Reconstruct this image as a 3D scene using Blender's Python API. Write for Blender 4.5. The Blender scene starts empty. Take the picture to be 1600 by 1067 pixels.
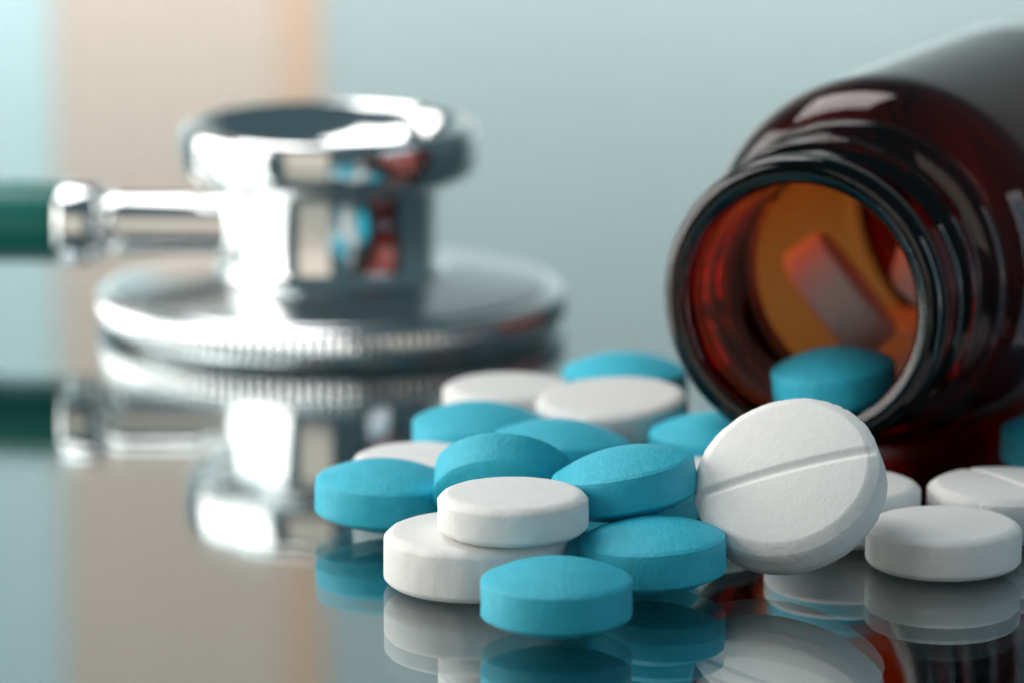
import bpy, bmesh, math, random
from mathutils import Vector, Matrix, noise

# ------------------------------------------------------------------ camera, world, lamps, exposure
MM = 0.001
FPX, PITCH, HCAM = 7000.0, math.radians(11.9), 86.0      # focal length in photo pixels, pitch, height in mm
scene = bpy.context.scene
col = scene.collection
scene.render.engine = 'CYCLES'
scene.render.resolution_x, scene.render.resolution_y = 1024, 682
scene.cycles.use_denoising = True
scene.cycles.max_bounces = 24
scene.cycles.transmission_bounces = 20
scene.cycles.glossy_bounces = 12
scene.cycles.diffuse_bounces = 5
scene.cycles.blur_glossy = 0.4
scene.cycles.sample_clamp_indirect = 8.0
scene.view_settings.view_transform = 'Standard'
scene.view_settings.look = 'None'
scene.view_settings.exposure = 0.0
scene.view_settings.gamma = 1.0

cd = bpy.data.cameras.new('camera')
cam = bpy.data.objects.new('camera', cd); col.objects.link(cam)
cam.location = (0, 0, HCAM * MM)
cam.rotation_euler = (math.pi / 2 - PITCH, 0, 0)
cd.sensor_width = 36.0
cd.lens = 36.0 * FPX / 1600.0
cd.clip_start, cd.clip_end = 0.01, 20.0
cd.dof.use_dof = True
cd.dof.focus_distance = 0.3300
cd.dof.aperture_fstop = 25.0
scene.camera = cam

world = bpy.data.worlds.new('World'); scene.world = world
world.use_nodes = True
world.node_tree.nodes['Background'].inputs[0].default_value = (0.30, 0.52, 0.60, 1)
world.node_tree.nodes['Background'].inputs[1].default_value = 0.205

def area(name, loc, target, sx, sy, power, color, spread=180):
    ld = bpy.data.lights.new(name, 'AREA'); ld.shape = 'RECTANGLE'
    ld.size, ld.size_y = sx * MM, sy * MM
    ld.energy, ld.color = power, color
    ld.spread = math.radians(spread)
    o = bpy.data.objects.new(name, ld); col.objects.link(o)
    o.location = Vector(loc) * MM
    o.rotation_euler = (Vector(target) - Vector(loc)).to_track_quat('-Z', 'Y').to_euler()
    return o
area('softbox_side', (-290, 370, 105), (0, 355, 50), 440, 230, 1.40, (1.0, 0.965, 0.92))
area('softbox_top', (-130, 465, 320), (0, 345, 0), 210, 210, 0.74, (1.0, 0.99, 0.97))
area('added_front_fill', (-150, -60, 100), (-10, 400, 20), 300, 260, 0.20, (1.0, 0.84, 0.68))  # added warm fill: tan reflection for the chrome, some light on tablet fronts
area('added_backdrop_uplight', (0, 708, -95), (0, 760, 30), 560, 16, 1.4, (1.0, 1.0, 1.0))  # added strip, unseen below table level: brightens the wall most at its foot
# window to the right of the camera: bluish panes in a bright frame
WP, WT = Vector((250, 235, 85)), Vector((0, 385, 60))
wd = (WT - WP).normalized(); wr = wd.cross(Vector((0, 0, 1))).normalized(); wu = wr.cross(wd)
def window_piece(name, u, v, su, sv, power, color):
    p = WP + wr * u + wu * v
    area(name, p, p + wd * 100, su, sv, power, color)
window_piece('window_pane_light', 0, 0, 90, 130, 0.05, (0.45, 0.78, 1.0))
for nm, u, v, su, sv in (('window_frame_light', -56, 0, 20, 170), ('window_frame_light', 56, 0, 20, 170), ('window_frame_light', 0, 76, 90, 20), ('window_frame_light', 0, -76, 90, 20)):
    window_piece(nm, u, v, su, sv, su * sv * 1e-6 * math.pi * 2.2, (0.93, 0.97, 1.0))

# ------------------------------------------------------------------ helpers
def ground(px, py, z):
    """pixel of the photograph + height above the table (mm) -> point in mm"""
    a = PITCH + math.atan((py - 533.5) / FPX)
    y = (HCAM - z) / math.tan(a)
    depth = y * math.cos(PITCH) + (HCAM - z) * math.sin(PITCH)
    return Vector(((px - 800) * depth / FPX, y, z))

def link(name, me, mat, parent=None, smooth=True):
    o = bpy.data.objects.new(name, me); col.objects.link(o)
    if mat and not me.materials: me.materials.append(mat)
    if smooth:
        for p in me.polygons: p.use_smooth = True
    if parent: o.parent = parent
    return o

def tag(o, label=None, cat=None, group=None, kind=None):
    if label: o['label'] = label
    if cat: o['category'] = cat
    if group: o['group'] = group
    if kind: o['kind'] = kind
    return o

def empty(name, loc):
    o = bpy.data.objects.new(name, None); col.objects.link(o)
    o.empty_display_size = 0.005; o.location = Vector(loc) * MM
    return o

def lathe(profile, n=96, closed=False, rfun=None, axis='Z'):
    """profile of (r, s) in mm -> mesh around Z (metres)"""
    verts, faces, rings = [], [], []
    for (r, s) in profile:
        if r < 1e-6:
            rings.append([len(verts)]); verts.append((0, 0, s * MM))
        else:
            ids = []
            for i in range(n):
                t = 2 * math.pi * i / n
                rr = r + (rfun(r, s, t) if rfun else 0)
                ids.append(len(verts)); verts.append((rr * math.cos(t) * MM, rr * math.sin(t) * MM, s * MM))
            rings.append(ids)
    pairs = list(zip(rings, rings[1:])) + ([(rings[-1], rings[0])] if closed else [])
    for a, b in pairs:
        if len(a) == 1 and len(b) == 1: continue
        for i in range(n):
            j = (i + 1) % n
            if len(a) == 1: faces.append((a[0], b[j], b[i]))
            elif len(b) == 1: faces.append((a[i], a[j], b[0]))
            else: faces.append((a[i], a[j], b[j], b[i]))
    me = bpy.data.meshes.new('lathe'); me.from_pydata(verts, [], faces); me.update()
    bm = bmesh.new(); bm.from_mesh(me); bmesh.ops.recalc_face_normals(bm, faces=bm.faces); bm.to_mesh(me); bm.free()
    return me

def box(sx, sy, sz, bev=0.0):
    bm = bmesh.new(); bmesh.ops.create_cube(bm, size=1.0)
    bmesh.ops.scale(bm, vec=(sx * MM, sy * MM, sz * MM), verts=bm.verts)
    if bev: bmesh.ops.bevel(bm, geom=bm.edges[:], offset=bev * MM, segments=2, affect='EDGES', profile=0.5)
    me = bpy.data.meshes.new('box'); bm.to_mesh(me); bm.free()
    return me

def tube(points, r, n=24, sub=12):
    """round tube through points (mm), Catmull-Rom"""
    pts = [Vector(p) for p in points]
    P = [pts[0] * 2 - pts[1]] + pts + [pts[-1] * 2 - pts[-2]]
    path = []
    for i in range(1, len(P) - 2):
        for k in range(sub):
            t = k / sub
            a, b, c, d = P[i - 1], P[i], P[i + 1], P[i + 2]
            path.append(0.5 * ((2 * b) + (c - a) * t + (2 * a - 5 * b + 4 * c - d) * t * t + (3 * b - a - 3 * c + d) * t ** 3))
    path.append(pts[-1])
    verts, faces = [], []
    for i, p in enumerate(path):
        tg = (path[min(i + 1, len(path) - 1)] - path[max(i - 1, 0)]).normalized()
        u = tg.cross(Vector((0, 0, 1))).normalized(); v = u.cross(tg)
        for k in range(n):
            w = 2 * math.pi * k / n
            verts.append((p + (u * math.cos(w) + v * math.sin(w)) * r) * MM)
    for i in range(len(path) - 1):
        for k in range(n):
            j = (k + 1) % n
            faces.append((i * n + k, i * n + j, (i + 1) * n + j, (i + 1) * n + k))
    faces.append(tuple(range(n))[::-1]); faces.append(tuple((len(path) - 1) * n + k for k in range(n)))
    me = bpy.data.meshes.new('tube'); me.from_pydata([tuple(v) for v in verts], [], faces); me.update()
    return me

# ------------------------------------------------------------------ materials
def new_mat(name):
    m = bpy.data.materials.new(name); m.use_nodes = True
    return m, m.node_tree, m.node_tree.nodes['Principled BSDF']

def noise_tex(nt, scale, detail=4.0, rough=0.55):
    tc = nt.nodes.new('ShaderNodeTexCoord'); n = nt.nodes.new('ShaderNodeTexNoise')
    n.inputs['Scale'].default_value = scale; n.inputs['Detail'].default_value = detail
    n.inputs['Roughness'].default_value = rough
    nt.links.new(tc.outputs['Object'], n.inputs['Vector'])
    return n

def ramp(nt, src, c0, c1, p0=0.35, p1=0.65):
    r = nt.nodes.new('ShaderNodeValToRGB')
    r.color_ramp.elements[0].position, r.color_ramp.elements[1].position = p0, p1
    r.color_ramp.elements[0].color, r.color_ramp.elements[1].color = (*c0, 1), (*c1, 1)
    nt.links.new(src, r.inputs['Fac'])
    return r

def pill_mat(name, c0, c1, rough, bump, scale, sss, spec=0.35):
    m, nt, b = new_mat(name)
    n1 = noise_tex(nt, 900, 5); r = ramp(nt, n1.outputs['Fac'], c0, c1)
    oi = nt.nodes.new('ShaderNodeObjectInfo'); mr = nt.nodes.new('ShaderNodeMapRange')
    mr.inputs[3].default_value, mr.inputs[4].default_value = 0.90, 1.06
    hs = nt.nodes.new('ShaderNodeHueSaturation')
    nt.links.new(oi.outputs['Random'], mr.inputs[0]); nt.links.new(mr.outputs[0], hs.inputs['Value'])
    nt.links.new(r.outputs['Color'], hs.inputs['Color'])
    nt.links.new(hs.outputs['Color'], b.inputs['Base Color'])
    nr = nt.nodes.new('ShaderNodeMapRange'); nr.inputs[3].default_value, nr.inputs[4].default_value = rough * 0.85, rough * 1.2
    nt.links.new(noise_tex(nt, 420, 4).outputs['Fac'], nr.inputs[0]); nt.links.new(nr.outputs[0], b.inputs['Roughness'])
    b.inputs['Specular IOR Level'].default_value = spec
    b.inputs['Subsurface Weight'].default_value = sss
    b.inputs['Subsurface Radius'].default_value = (1.0, 0.9, 0.8)
    b.inputs['Subsurface Scale'].default_value = 0.0006
    n2 = noise_tex(nt, scale, 3, 0.6); n3 = noise_tex(nt, 2600, 2)
    mx = nt.nodes.new('ShaderNodeMath'); mx.operation = 'ADD'
    nt.links.new(n2.outputs['Fac'], mx.inputs[0]); nt.links.new(n3.outputs['Fac'], mx.inputs[1])
    bp = nt.nodes.new('ShaderNodeBump'); bp.inputs['Strength'].default_value = bump
    bp.inputs['Distance'].default_value = 0.0001
    nt.links.new(mx.outputs[0], bp.inputs['Height']); nt.links.new(bp.outputs['Normal'], b.inputs['Normal'])
    return m

M_WHITE = pill_mat('white_tablet', (0.79, 0.785, 0.77), (0.82, 0.815, 0.80), 0.62, 0.3, 8000, 0.12)
M_BLUE = pill_mat('blue_coating', (0.014, 0.46, 0.62), (0.022, 0.51, 0.68), 0.48, 0.7, 9000, 0.0, 0.5)

def metal(name, color, rough):
    m, nt, b = new_mat(name)
    b.inputs['Base Color'].default_value = (*color, 1)
    b.inputs['Metallic'].default_value = 1.0
    n = noise_tex(nt, 260, 3)
    mr = nt.nodes.new('ShaderNodeMapRange'); mr.inputs[3].default_value = rough * 0.7; mr.inputs[4].default_value = rough * 1.3
    nt.links.new(n.outputs['Fac'], mr.inputs[0]); nt.links.new(mr.outputs[0], b.inputs['Roughness'])
    return m
M_CHROME = metal('polished_chrome', (0.86, 0.87, 0.87), 0.11)
M_SATIN = metal('satin_steel', (0.52, 0.545, 0.555), 0.22)

def rubber(name, color, rough):
    m, nt, b = new_mat(name)
    n = noise_tex(nt, 500, 4)
    r = ramp(nt, n.outputs['Fac'], tuple(c * 0.85 for c in color), tuple(c * 1.15 for c in color))
    nt.links.new(r.outputs['Color'], b.inputs['Base Color'])
    b.inputs['Roughness'].default_value = rough
    return m
M_GREEN = rubber('green_rubber', (0.0, 0.14, 0.11), 0.38)
M_DARK = rubber('dark_rubber', (0.015, 0.03, 0.03), 0.45)

def wall_mat(name, c0, c1):
    m, nt, b = new_mat(name)
    n = noise_tex(nt, 14, 3); r = ramp(nt, n.outputs['Fac'], c0, c1, 0.25, 0.75)
    nt.links.new(r.outputs['Color'], b.inputs['Base Color'])
    b.inputs['Roughness'].default_value = 0.7
    return m
M_CYAN = wall_mat('pale_cyan_panel', (0.54, 0.71, 0.725), (0.58, 0.745, 0.76))
M_BEIGE = wall_mat('beige_panel', (0.63, 0.52, 0.44), (0.68, 0.565, 0.48))
M_ORANGE = wall_mat('orange_panel', (0.66, 0.45, 0.32), (0.70, 0.48, 0.345))
M_GREY = wall_mat('grey_panel', (0.41, 0.50, 0.50), (0.45, 0.54, 0.54))

mg, nt, b = new_mat('table_glass')
for n in list(nt.nodes):
    if n.type == 'BSDF_PRINCIPLED': nt.nodes.remove(n)
g = nt.nodes.new('ShaderNodeBsdfGlass'); g.inputs['IOR'].default_value = 1.5; g.inputs['Roughness'].default_value = 0.0
g.inputs['Color'].default_value = (1, 1, 1, 1)
nt.links.new(g.outputs[0], nt.nodes['Material Output'].inputs['Surface'])
M_TGLASS = mg
M_MIRROR = metal('smoked_mirror_backing', (0.45, 0.52, 0.53), 0.0)

ma, nt, b = new_mat('amber_glass')
nt.nodes.remove(b)
g = nt.nodes.new('ShaderNodeBsdfGlass'); g.inputs['IOR'].default_value = 1.5; g.inputs['Roughness'].default_value = 0.0
va = nt.nodes.new('ShaderNodeVolumeAbsorption')
va.inputs['Color'].default_value = (0.876, 0.475, 0.0, 1); va.inputs['Density'].default_value = 7000.0
nt.links.new(g.outputs[0], nt.nodes['Material Output'].inputs['Surface'])
nt.links.new(va.outputs[0], nt.nodes['Material Output'].inputs['Volume'])
M_AMBER = ma

# ------------------------------------------------------------------ the setting: glass table, backdrop
TABLE_END, WALL_Y = 700.0, 760.0
def sheet(x0, x1, y0, y1, z):
    me = bpy.data.meshes.new('sheet')
    me.from_pydata([(x0 * MM, y0 * MM, z * MM), (x1 * MM, y0 * MM, z * MM), (x1 * MM, y1 * MM, z * MM), (x0 * MM, y1 * MM, z * MM)], [], [(0, 1, 2, 3)])
    return me
table = tag(link('table', sheet(-400, 400, 60, TABLE_END, 0), M_TGLASS, smooth=False), 'glossy mirror-backed glass table top', kind='structure')
tag(link('mirror_backing', sheet(-400, 400, 60, TABLE_END, -2.6), M_MIRROR, table, smooth=False))

wall = link('wall', box(900, 10, 420), M_GREY, smooth=False)
wall.location = (0, (WALL_Y + 12) * MM, 150 * MM)
tag(wall, 'plain backdrop wall of coloured vertical panels', kind='structure')
def panel(x0, x1, mat, proud):
    o = link('panel', box(x1 - x0, 6, 420, 0.4), mat, wall, smooth=False)
    o.location = ((x0 + x1) / 2 * MM, (-8 - proud) * MM, 0)
s = (WALL_Y / math.cos(PITCH)) / FPX * 1.0
def wx(px): return (px - 800) * (WALL_Y * math.cos(PITCH) + 60 * math.sin(PITCH)) / FPX
panel(-400, wx(72), M_CYAN, 0)
panel(wx(72), wx(432), M_BEIGE, 0.3)
panel(wx(432), wx(496), M_ORANGE, 0.6)
panel(wx(496), 400, M_GREY, 0.3)

# ------------------------------------------------------------------ tablets
def jitter(seed, amp):
    def f(r, s, t):
        v = Vector((math.cos(t) * r + seed * 7.3, math.sin(t) * r, s * 1.5))
        chip = max(0.0, noise.noise(v * 1.7 + Vector((3, 9, 4))) - 0.42) * 3.0
        return amp * (noise.noise(v * 0.8) + 0.5 * noise.noise(v * 3.1)) - amp * 1.5 * chip
    return f

def convex_mesh(R, band, dome, seed=0):
    h = band / 2; e = 0.16
    prof = [(0, h + dome)]
    K = 22
    for i in range(1, K + 1):
        r = (R - e) * i / K
        prof.append((r, h + dome * (1 - (r / R) ** 2)))
    for i in range(1, 5):
        a = i / 4 * math.pi / 2
        prof.append((R - e + e * math.sin(a), h - e * 0.6 * (1 - math.cos(a))))
    prof.append((R, h * 0.4))
    full = prof + [(r, -z) for r, z in reversed(prof)]
    out = []
    for p in full:
        if not out or (abs(p[0] - out[-1][0]) > 1e-5 or abs(p[1] - out[-1][1]) > 1e-5): out.append(p)
    return lathe(out, 112, rfun=jitter(seed, 0.05))

def flat_mesh(R, t, bev=0.75, dome=0.25, seed=0):
    h = t / 2
    prof = [(0, h)]
    for i in range(1, 13):
        r = (R - bev) * i / 12
        prof.append((r, h - dome * (r / (R - bev)) ** 2 * 0.6))
    z1, z2 = h - dome * 0.6, h - dome - bev * 0.42
    prof += [(R - bev * 0.8, z1 - 0.04), (R - bev * 0.4, z1 * 0.55 + z2 * 0.45), (R - 0.14, z2 + 0.06), (R - 0.03, z2 - 0.07), (R, z2 - 0.2)]
    prof.append((R, 0.2))
    full = prof + [(r, -z) for r, z in reversed(prof)]
    return lathe(full, 112, rfun=jitter(seed, 0.06))

def scored_mesh(R, t, dome, bev, cuts, width=0.55, depth=0.42, seed=0):
    """tablet with V grooves cut across its upper face; cuts = list of (angle, half-line only)"""
    h = t / 2 - dome
    N, K = 288, 84
    verts, faces = [(0, 0, 0)], []
    def top(r):
        if r <= R - bev: return h + dome * (1 - (r / (R - bev)) ** 2 * 0.75)
        u = (r - (R - bev)) / bev
        return h + dome * 0.25 - (dome * 0.25 + bev * 0.5) * (u ** 1.25)
    def gz(x, y):
        g = 0
        for ang, half in cuts:
            d = abs(-math.sin(ang) * x + math.cos(ang) * y); along = math.cos(ang) * x + math.sin(ang) * y
            if half and along < -0.2: continue
            if d < width: g = max(g, depth * (0.5 + 0.5 * math.cos(math.pi * d / width)))
        return g
    verts[0] = (0, 0, (top(0) - gz(0, 0)) * MM)
    jf = jitter(seed, 0.06)
    rings = []
    for k in range(1, K + 1):
        r = R * k / K; ids = []
        for i in range(N):
            t_ = 2 * math.pi * i / N; rr = r + (jf(r, 1, t_) if k > K - 6 else 0)
            x, y = rr * math.cos(t_), rr * math.sin(t_)
            fade = max(0.0, min(1.0, (R - 0.15 - r) / 0.5))
            ids.append(len(verts)); verts.append((x * MM, y * MM, (top(r) - gz(x, y) * fade) * MM))
        rings.append(ids)
    zb = top(R)
    low = [(R, zb * 0.3), (R, -zb * 0.3), (R, -zb), (R - bev * 0.5, -zb - bev * 0.3), (R - bev, -h - dome * 0.25)]
    low += [(R * q, -(h + dome * (1 - q * q * 0.75))) for q in (0.7, 0.4, 0.15)]
    for (r, z) in low:
        ids = []
        for i in range(N):
            t_ = 2 * math.pi * i / N; rr = r + jf(r, z, t_) * (r / R)
            ids.append(len(verts)); verts.append((rr * math.cos(t_) * MM, rr * math.sin(t_) * MM, z * MM))
        rings.append(ids)
    c = len(verts); verts.append((0, 0, -(h + dome) * MM))
    for i in range(N):
        j = (i + 1) % N
        faces.append((0, rings[0][i], rings[0][j])); faces.append((c, rings[-1][j], rings[-1][i]))
        for a, b_ in zip(rings, rings[1:]): faces.append((a[i], b_[i], b_[j], a[j]))
    me = bpy.data.meshes.new('scored'); me.from_pydata(verts, [], faces); me.update()
    return me

def place(name, me, mat, pos, rot, label, group=None):
    o = link(name, me, mat)
    o.location = Vector(pos) * MM
    o.rotation_euler = tuple(math.radians(a) for a in rot)
    tag(o, label, 'tablet', group)
    return o

RB, BAND, DOME = 5.4, 2.6, 1.4
HB = BAND / 2 + DOME
blue_n = [0]
def blue(px, py, z, label, rx=0, ry=0, rz=0, R=RB, pos=None):
    blue_n[0] += 1
    return place('blue_tablet', convex_mesh(R, BAND, DOME, blue_n[0]), M_BLUE, pos or ground(px, py, z), (rx, ry, rz + 37 * blue_n[0] if not (rx or ry) else rz), label)
def white(px, py, z, R, t, label, rx=0, ry=0, rz=0, pos=None, bev=0.75):
    blue_n[0] += 1
    return place('white_tablet', flat_mesh(R, t, bev, 0.25, blue_n[0]), M_WHITE, pos or ground(px, py, z), (rx, ry, rz), label)

# front of the heap
white(743, 868, 2.15, 6.8, 4.3, 'wide white tablet flat on the glass under another white tablet')
white(801.5, 799, 4.3 + 1.65, 5.54, 3.3, 'white tablet lying on top of a wider white tablet')
blue(869.5, 932, HB, 'blue tablet flat on the glass in front of the stacked white pair')
blue(1020, 866, HB, 'blue tablet flat on the glass touching the upright scored white tablet', ry=-3)
blue(601, 773, HB, 'blue tablet at the outer end of the heap, away from the bottle', ry=2)
blue(977, 754, 6.5, 'tilted blue tablet propped between white tablet and scored white tablet', rx=-3, ry=-10)
blue(791, 0, 0, 'blue tablet tipped up on edge behind the white pair, grainy rim showing', rx=-46, ry=5, pos=(-0.6, 333.5, 4.5))
blue(0, 0, 0, 'blue tablet mostly hidden under the tilted blue tablet', pos=(9.0, 336.0, HB), rx=0)
# middle and back
white(659, 739, 1.65, 5.54, 3.3, 'white tablet flat behind the blue tablet at the heap\'s outer end')
blue(747, 680, HB, 'blue tablet behind the heap, in front of two pale white tablets')
blue(877, 708, 3.2, 'blue tablet behind the tipped blue one, leaning on its blue neighbour', ry=4, rx=-3)
blue(1118, 698, HB, 'blue tablet half under the lip of the amber bottle')
white(795, 636, 2.15, 5.6, 4.3, 'white tablet at the back of the heap, nearest the steel chest piece')
white(957, 650, 3.5, 6.3, 4.0, 'white tablet at the back of the heap, nearest the bottle mouth', ry=-3, rx=3)
blue(977, 600, HB, 'blue tablet behind the white pair at the back, between bottle mouth and chest piece')
white(0, 0, 0, 4.9, 3.3, 'white tablet almost hidden between tilted blue tablet and scored white tablet', pos=(15.2, 344.4, 1.65))
# right of the heap
sc_me = scored_mesh(7.1, 4.6, 0.6, 0.9, [(0, False)], 0.58, 0.28, seed=3)
o = link('scored_tablet', sc_me, M_WHITE)
def orient(normal, updir):
    n = Vector(normal).normalized(); x = Vector(updir); x = (x - n * x.dot(n)).normalized()
    return Matrix((x, n.cross(x), n)).transposed().to_4x4()
e, az = math.radians(47), math.radians(-24)
nrm = Vector((math.sin(az) * math.cos(e), -math.cos(az) * math.cos(e), math.sin(e)))
o.matrix_world = Matrix.Translation(ground(1235, 759, 6.75) * MM) @ orient(nrm, (1, 0, 0.17))
tag(o, 'big white tablet standing tilted with one score line across its face', 'tablet')
white(1474, 848, 1.8, 5.85, 3.6, 'unscored white tablet flat on the glass beside the tilted scored tablet')
white(1317, 793, 2.15, 6.0, 4.3, 'white tablet behind the upright scored white tablet')
o = place('scored_tablet', scored_mesh(6.1, 4.2, 0.35, 0.8, [(math.radians(-62), False)], 0.4, 0.25, 5), M_WHITE, ground(1572, 789, 2.1), (0, 0, 0),
      'flat white scored tablet lying on the glass beside the bottle')
blue(1668, 694, HB, 'deep blue tablet in the shade under the amber bottle shoulder')

# ------------------------------------------------------------------ amber bottle
RBODY = 15.7
mouth = ground(1248, 477, RBODY)
YAW = math.radians(25)
ax = Vector((math.sin(YAW), math.cos(YAW), 0))
def thread(r, s, t):
    return 0.0
def bottle_mesh():
    n = 160
    outer = []
    RN = 11.1
    # lip
    for i in range(9):
        a = -math.pi / 2 + i / 8 * math.pi / 2
        outer.append((10.85 + 1.05 * math.cos(a), 1.05 + 1.05 * math.sin(a)))
    outer += [(11.9, 1.5), (11.85, 2.1), (11.6, 2.6), (11.3, 2.9), (11.1, 3.2)]
    s = 3.4
    while s < 11.4: outer.append((RN, s)); s += 0.2
    # bead and shoulder
    outer += [(11.3, 11.5), (12.1, 11.7), (12.75, 12.0), (13.0, 12.5), (13.0, 13.0), (12.7, 13.5), (12.2, 13.8), (11.9, 14.05)]
    K = 18
    for i in range(1, K + 1):
        a = i / K * math.pi / 2
        outer.append((11.9 + (RBODY - 11.9) * math.sin(a) ** 1.15, 14.1 + 6.0 * (1 - math.cos(a))))
    outer += [(RBODY, 24), (RBODY, 35), (RBODY, 50)]
    for i in range(1, 9):
        a = i / 8 * math.pi / 2
        outer.append((RBODY - 2.2 * (1 - math.cos(a)), 55 + 2.2 * math.sin(a)))
    outer += [(8, 57.0), (0, 56.6)]
    inner = [(0, 54.8), (9, 55.0), (RBODY - 2.8, 54.6)]
    for i in range(1, 7):
        a = i / 6 * math.pi / 2
        inner.append((RBODY - 2.8 + 1.9 * math.sin(a), 52.7 + 1.9 * math.cos(a)))
    WALL = 0.90
    inner += [(RBODY - WALL, 40), (RBODY - WALL, 30)]
    for i in range(K, -1, -1):
        a = i / K * math.pi / 2
        inner.append((9.5 + (RBODY - WALL - 9.5) * math.sin(a) ** 1.15, 14.6 + 7.0 * (1 - math.cos(a))))
    inner += [(9.7, 13), (9.85, 11), (9.9, 8), (9.9, 5), (9.8, 3.4), (9.6, 2.2), (9.5, 1.4), (9.6, 0.8), (9.85, 0.35), (10.2, 0.1)]
    prof = outer[::1]
    no = len(outer)
    verts, faces, rings = [], [], []
    pitch = 3.1
    for k, (r, s) in enumerate(outer + inner):
        if r < 1e-6:
            rings.append([len(verts)]); verts.append((0, 0, s * MM)); continue
        ids = []
        for i in range(n):
            t = 2 * math.pi * i / n
            rr = r
            if k < no and 3.3 < s < 11.5:
                # two turns of screw thread
                best = 0
                for q in range(3):
                    c = 4.6 + pitch * (q + t / (2 * math.pi) - 0.35)
                    if 4.5 < c < 10.2:
                        f = min(1, (c - 4.5) / 0.7, (10.2 - c) / 0.7)
                        best = max(best, f * 1.25 * math.exp(-((s - c) / 0.62) ** 2))
                rr += best
            # the blown inside is not quite centred in the outside
            off = max(0.85 * max(0.0, min(1.0, (r - 9.55) / 0.3)) if s > 2 else 0.0, max(0.0, min(1.0, (r - 11.5) / 3.0))) if (k >= no and s < 54) else 0.0
            ids.append(len(verts)); verts.append(((rr * math.cos(t) - 0.28 * off) * MM, (rr * math.sin(t) - 0.46 * off) * MM, s * MM))
        rings.append(ids)
    pairs = list(zip(rings, rings[1:])) + [(rings[-1], rings[0])]
    for a, b_ in pairs:
        if len(a) == 1 and len(b_) == 1: continue
        for i in range(n):
            j = (i + 1) % n
            if len(a) == 1: faces.append((a[0], b_[j], b_[i]))
            elif len(b_) == 1: faces.append((a[i], a[j], b_[0]))
            else: faces.append((a[i], a[j], b_[j], b_[i]))
    me = bpy.data.meshes.new('bottle'); me.from_pydata(verts, [], faces); me.update()
    bm = bmesh.new(); bm.from_mesh(me); bmesh.ops.recalc_face_normals(bm, faces=bm.faces); bm.to_mesh(me); bm.free()
    return me
bo = link('bottle', bottle_mesh(), M_AMBER)
bo.matrix_world = Matrix.Translation(mouth * MM) @ orient(ax, (0, 0, 1))
tag(bo, 'open amber glass pill bottle lying on its side, tablets inside', 'bottle')
side = Vector((ax.y, -ax.x, 0))
def inb(s_, u, z): return mouth + ax * s_ + side * u + Vector((0, 0, z - RBODY))
# tablets inside the bottle
blue(0, 0, 0, 'blue tablet lying just inside the bottle mouth', pos=inb(5.2, 1.1, RBODY - 7.1), R=5.0, rx=2, ry=-6)
def inside(u, z, s_, axis, label, R=5.6, t=4.0):
    o = white(0, 0, 0, R, t, label, pos=(0, 0, 0))
    o.matrix_world = Matrix.Translation(inb(s_, u, z) * MM) @ orient(axis, (0.3, 1, 0.2))
inside(-5.6, 11.6, 24, Vector((0.78, -0.04, 0.62)), 'white tablet leaning on edge deep inside the bottle', 5.6, 4.6)
inside(3.2, 13.0, 29, Vector((0.25, -0.25, 0.9)), 'white tablet inside the bottle, piled behind the leaning one')
inside(4.5, 6.0, 27, Vector((-0.3, -0.1, 0.95)), 'white tablet lying inside the bottle under another tablet')
inside(-3.0, 5.2, 38, Vector((0.2, 0, 1)), 'white tablet lying flat at the far end inside the bottle')
inside(-2.0, 14.5, 45, Vector((0.2, -0.8, 0.5)), 'white tablet propped against the bottom end inside the bottle')

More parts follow.
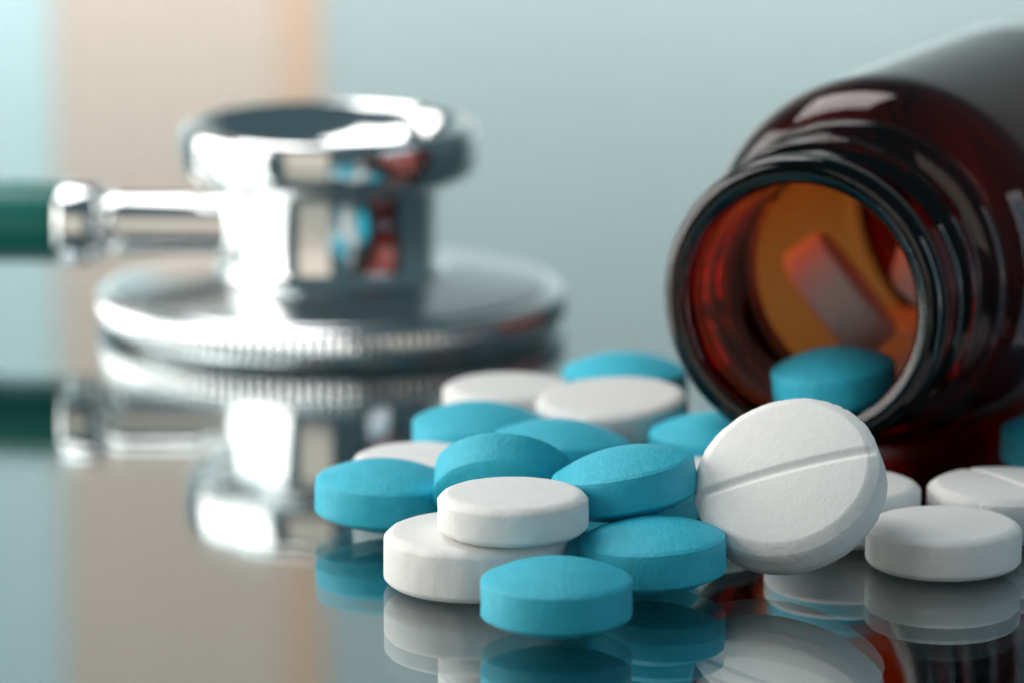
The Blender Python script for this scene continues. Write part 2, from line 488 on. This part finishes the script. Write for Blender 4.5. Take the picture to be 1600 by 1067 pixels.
# ------------------------------------------------------------------ stethoscope chest piece
C = ground(518, 500, 0)
st = empty('stethoscope', C)
tag(st, 'chrome stethoscope chest piece with bell upward and green tubing', 'stethoscope')
R0 = 22.3
def knurl(r, s, t):
    return 0.28 * (0.5 + 0.5 * math.cos(t * 150)) if (r > 21.9 and 0.8 < s < 2.9) else 0.0
rim = lathe([(0, 0.35), (19, 0.35), (20.0, 0.0), (21.3, 0.0), (21.9, 0.25), (22.0, 0.8), (22.0, 0.85), (22.0, 1.8), (22.0, 2.85), (22.0, 3.0), (21.7, 3.3), (21.0, 3.4), (20.4, 3.4)], 900, rfun=knurl)
link('diaphragm_rim', rim, M_CHROME, st)
plate = lathe([(20.9, 3.1), (20.6, 3.55), (19.8, 3.75), (17, 4.15), (13, 4.7), (11, 4.95), (10.2, 5.1), (9.6, 5.4), (0, 5.4)], 160)
link('base_plate', plate, M_SATIN, st)
stem = lathe([(11.0, 4.9), (10.8, 5.4), (10.4, 5.8), (10.2, 6.4), (10.2, 12.6), (10.3, 13.2)], 128)
link('stem', stem, M_CHROME, st)
bell = lathe([(10.1, 12.9), (10.6, 13.3), (12.2, 13.7), (13.4, 14.4), (13.9, 15.0), (14.05, 16.0), (14.05, 18.0), (13.9, 18.7), (13.5, 19.05), (13.0, 19.1), (12.6, 18.9), (12.2, 18.2), (11.2, 16.5), (9.2, 14.9), (6.0, 14.0), (2.0, 13.7), (1.6, 13.0), (0, 13.0)], 160)
link('bell', bell, M_CHROME, st)
DIR = Vector((-1, 0.03, 0)).normalized()
def side_obj(name, prof, mat, parent, off, z):
    o = link(name, lathe(prof, 64), mat, parent)
    o.matrix_local = Matrix.Translation((DIR * off + Vector((0, 0, z))) * MM) @ orient(DIR, (0, 0, 1))
    return o
conn = side_obj('tube_connector', [(0, 0), (3.4, 0), (3.2, 1.0), (3.05, 2.0), (3.05, 11.0), (3.15, 11.7), (2.8, 12.2), (2.8, 13.0), (0, 13.0)], M_CHROME, st, 8.8, 9.3)
fer = lathe([(0, 0), (2.8, 0), (3.7, 0.4), (3.95, 1.2), (3.95, 3.6), (3.7, 4.6), (3.0, 5.0), (0, 5.0)], 64)
fo = link('ferrule', fer, M_CHROME, conn); fo.location = (0, 0, 12.7 * MM)
p0 = DIR * (8.8 + 16.9) + Vector((0, 0, 9.3))
tb = tube([p0, p0 + Vector((-6, 0.2, 0.0)), p0 + Vector((-20, 1, -0.6)), p0 + Vector((-45, 8, -3.0)), p0 + Vector((-80, 30, -5.3)), p0 + Vector((-130, 60, -5.3))], 3.8)
link('tubing', tb, M_GREEN, st)
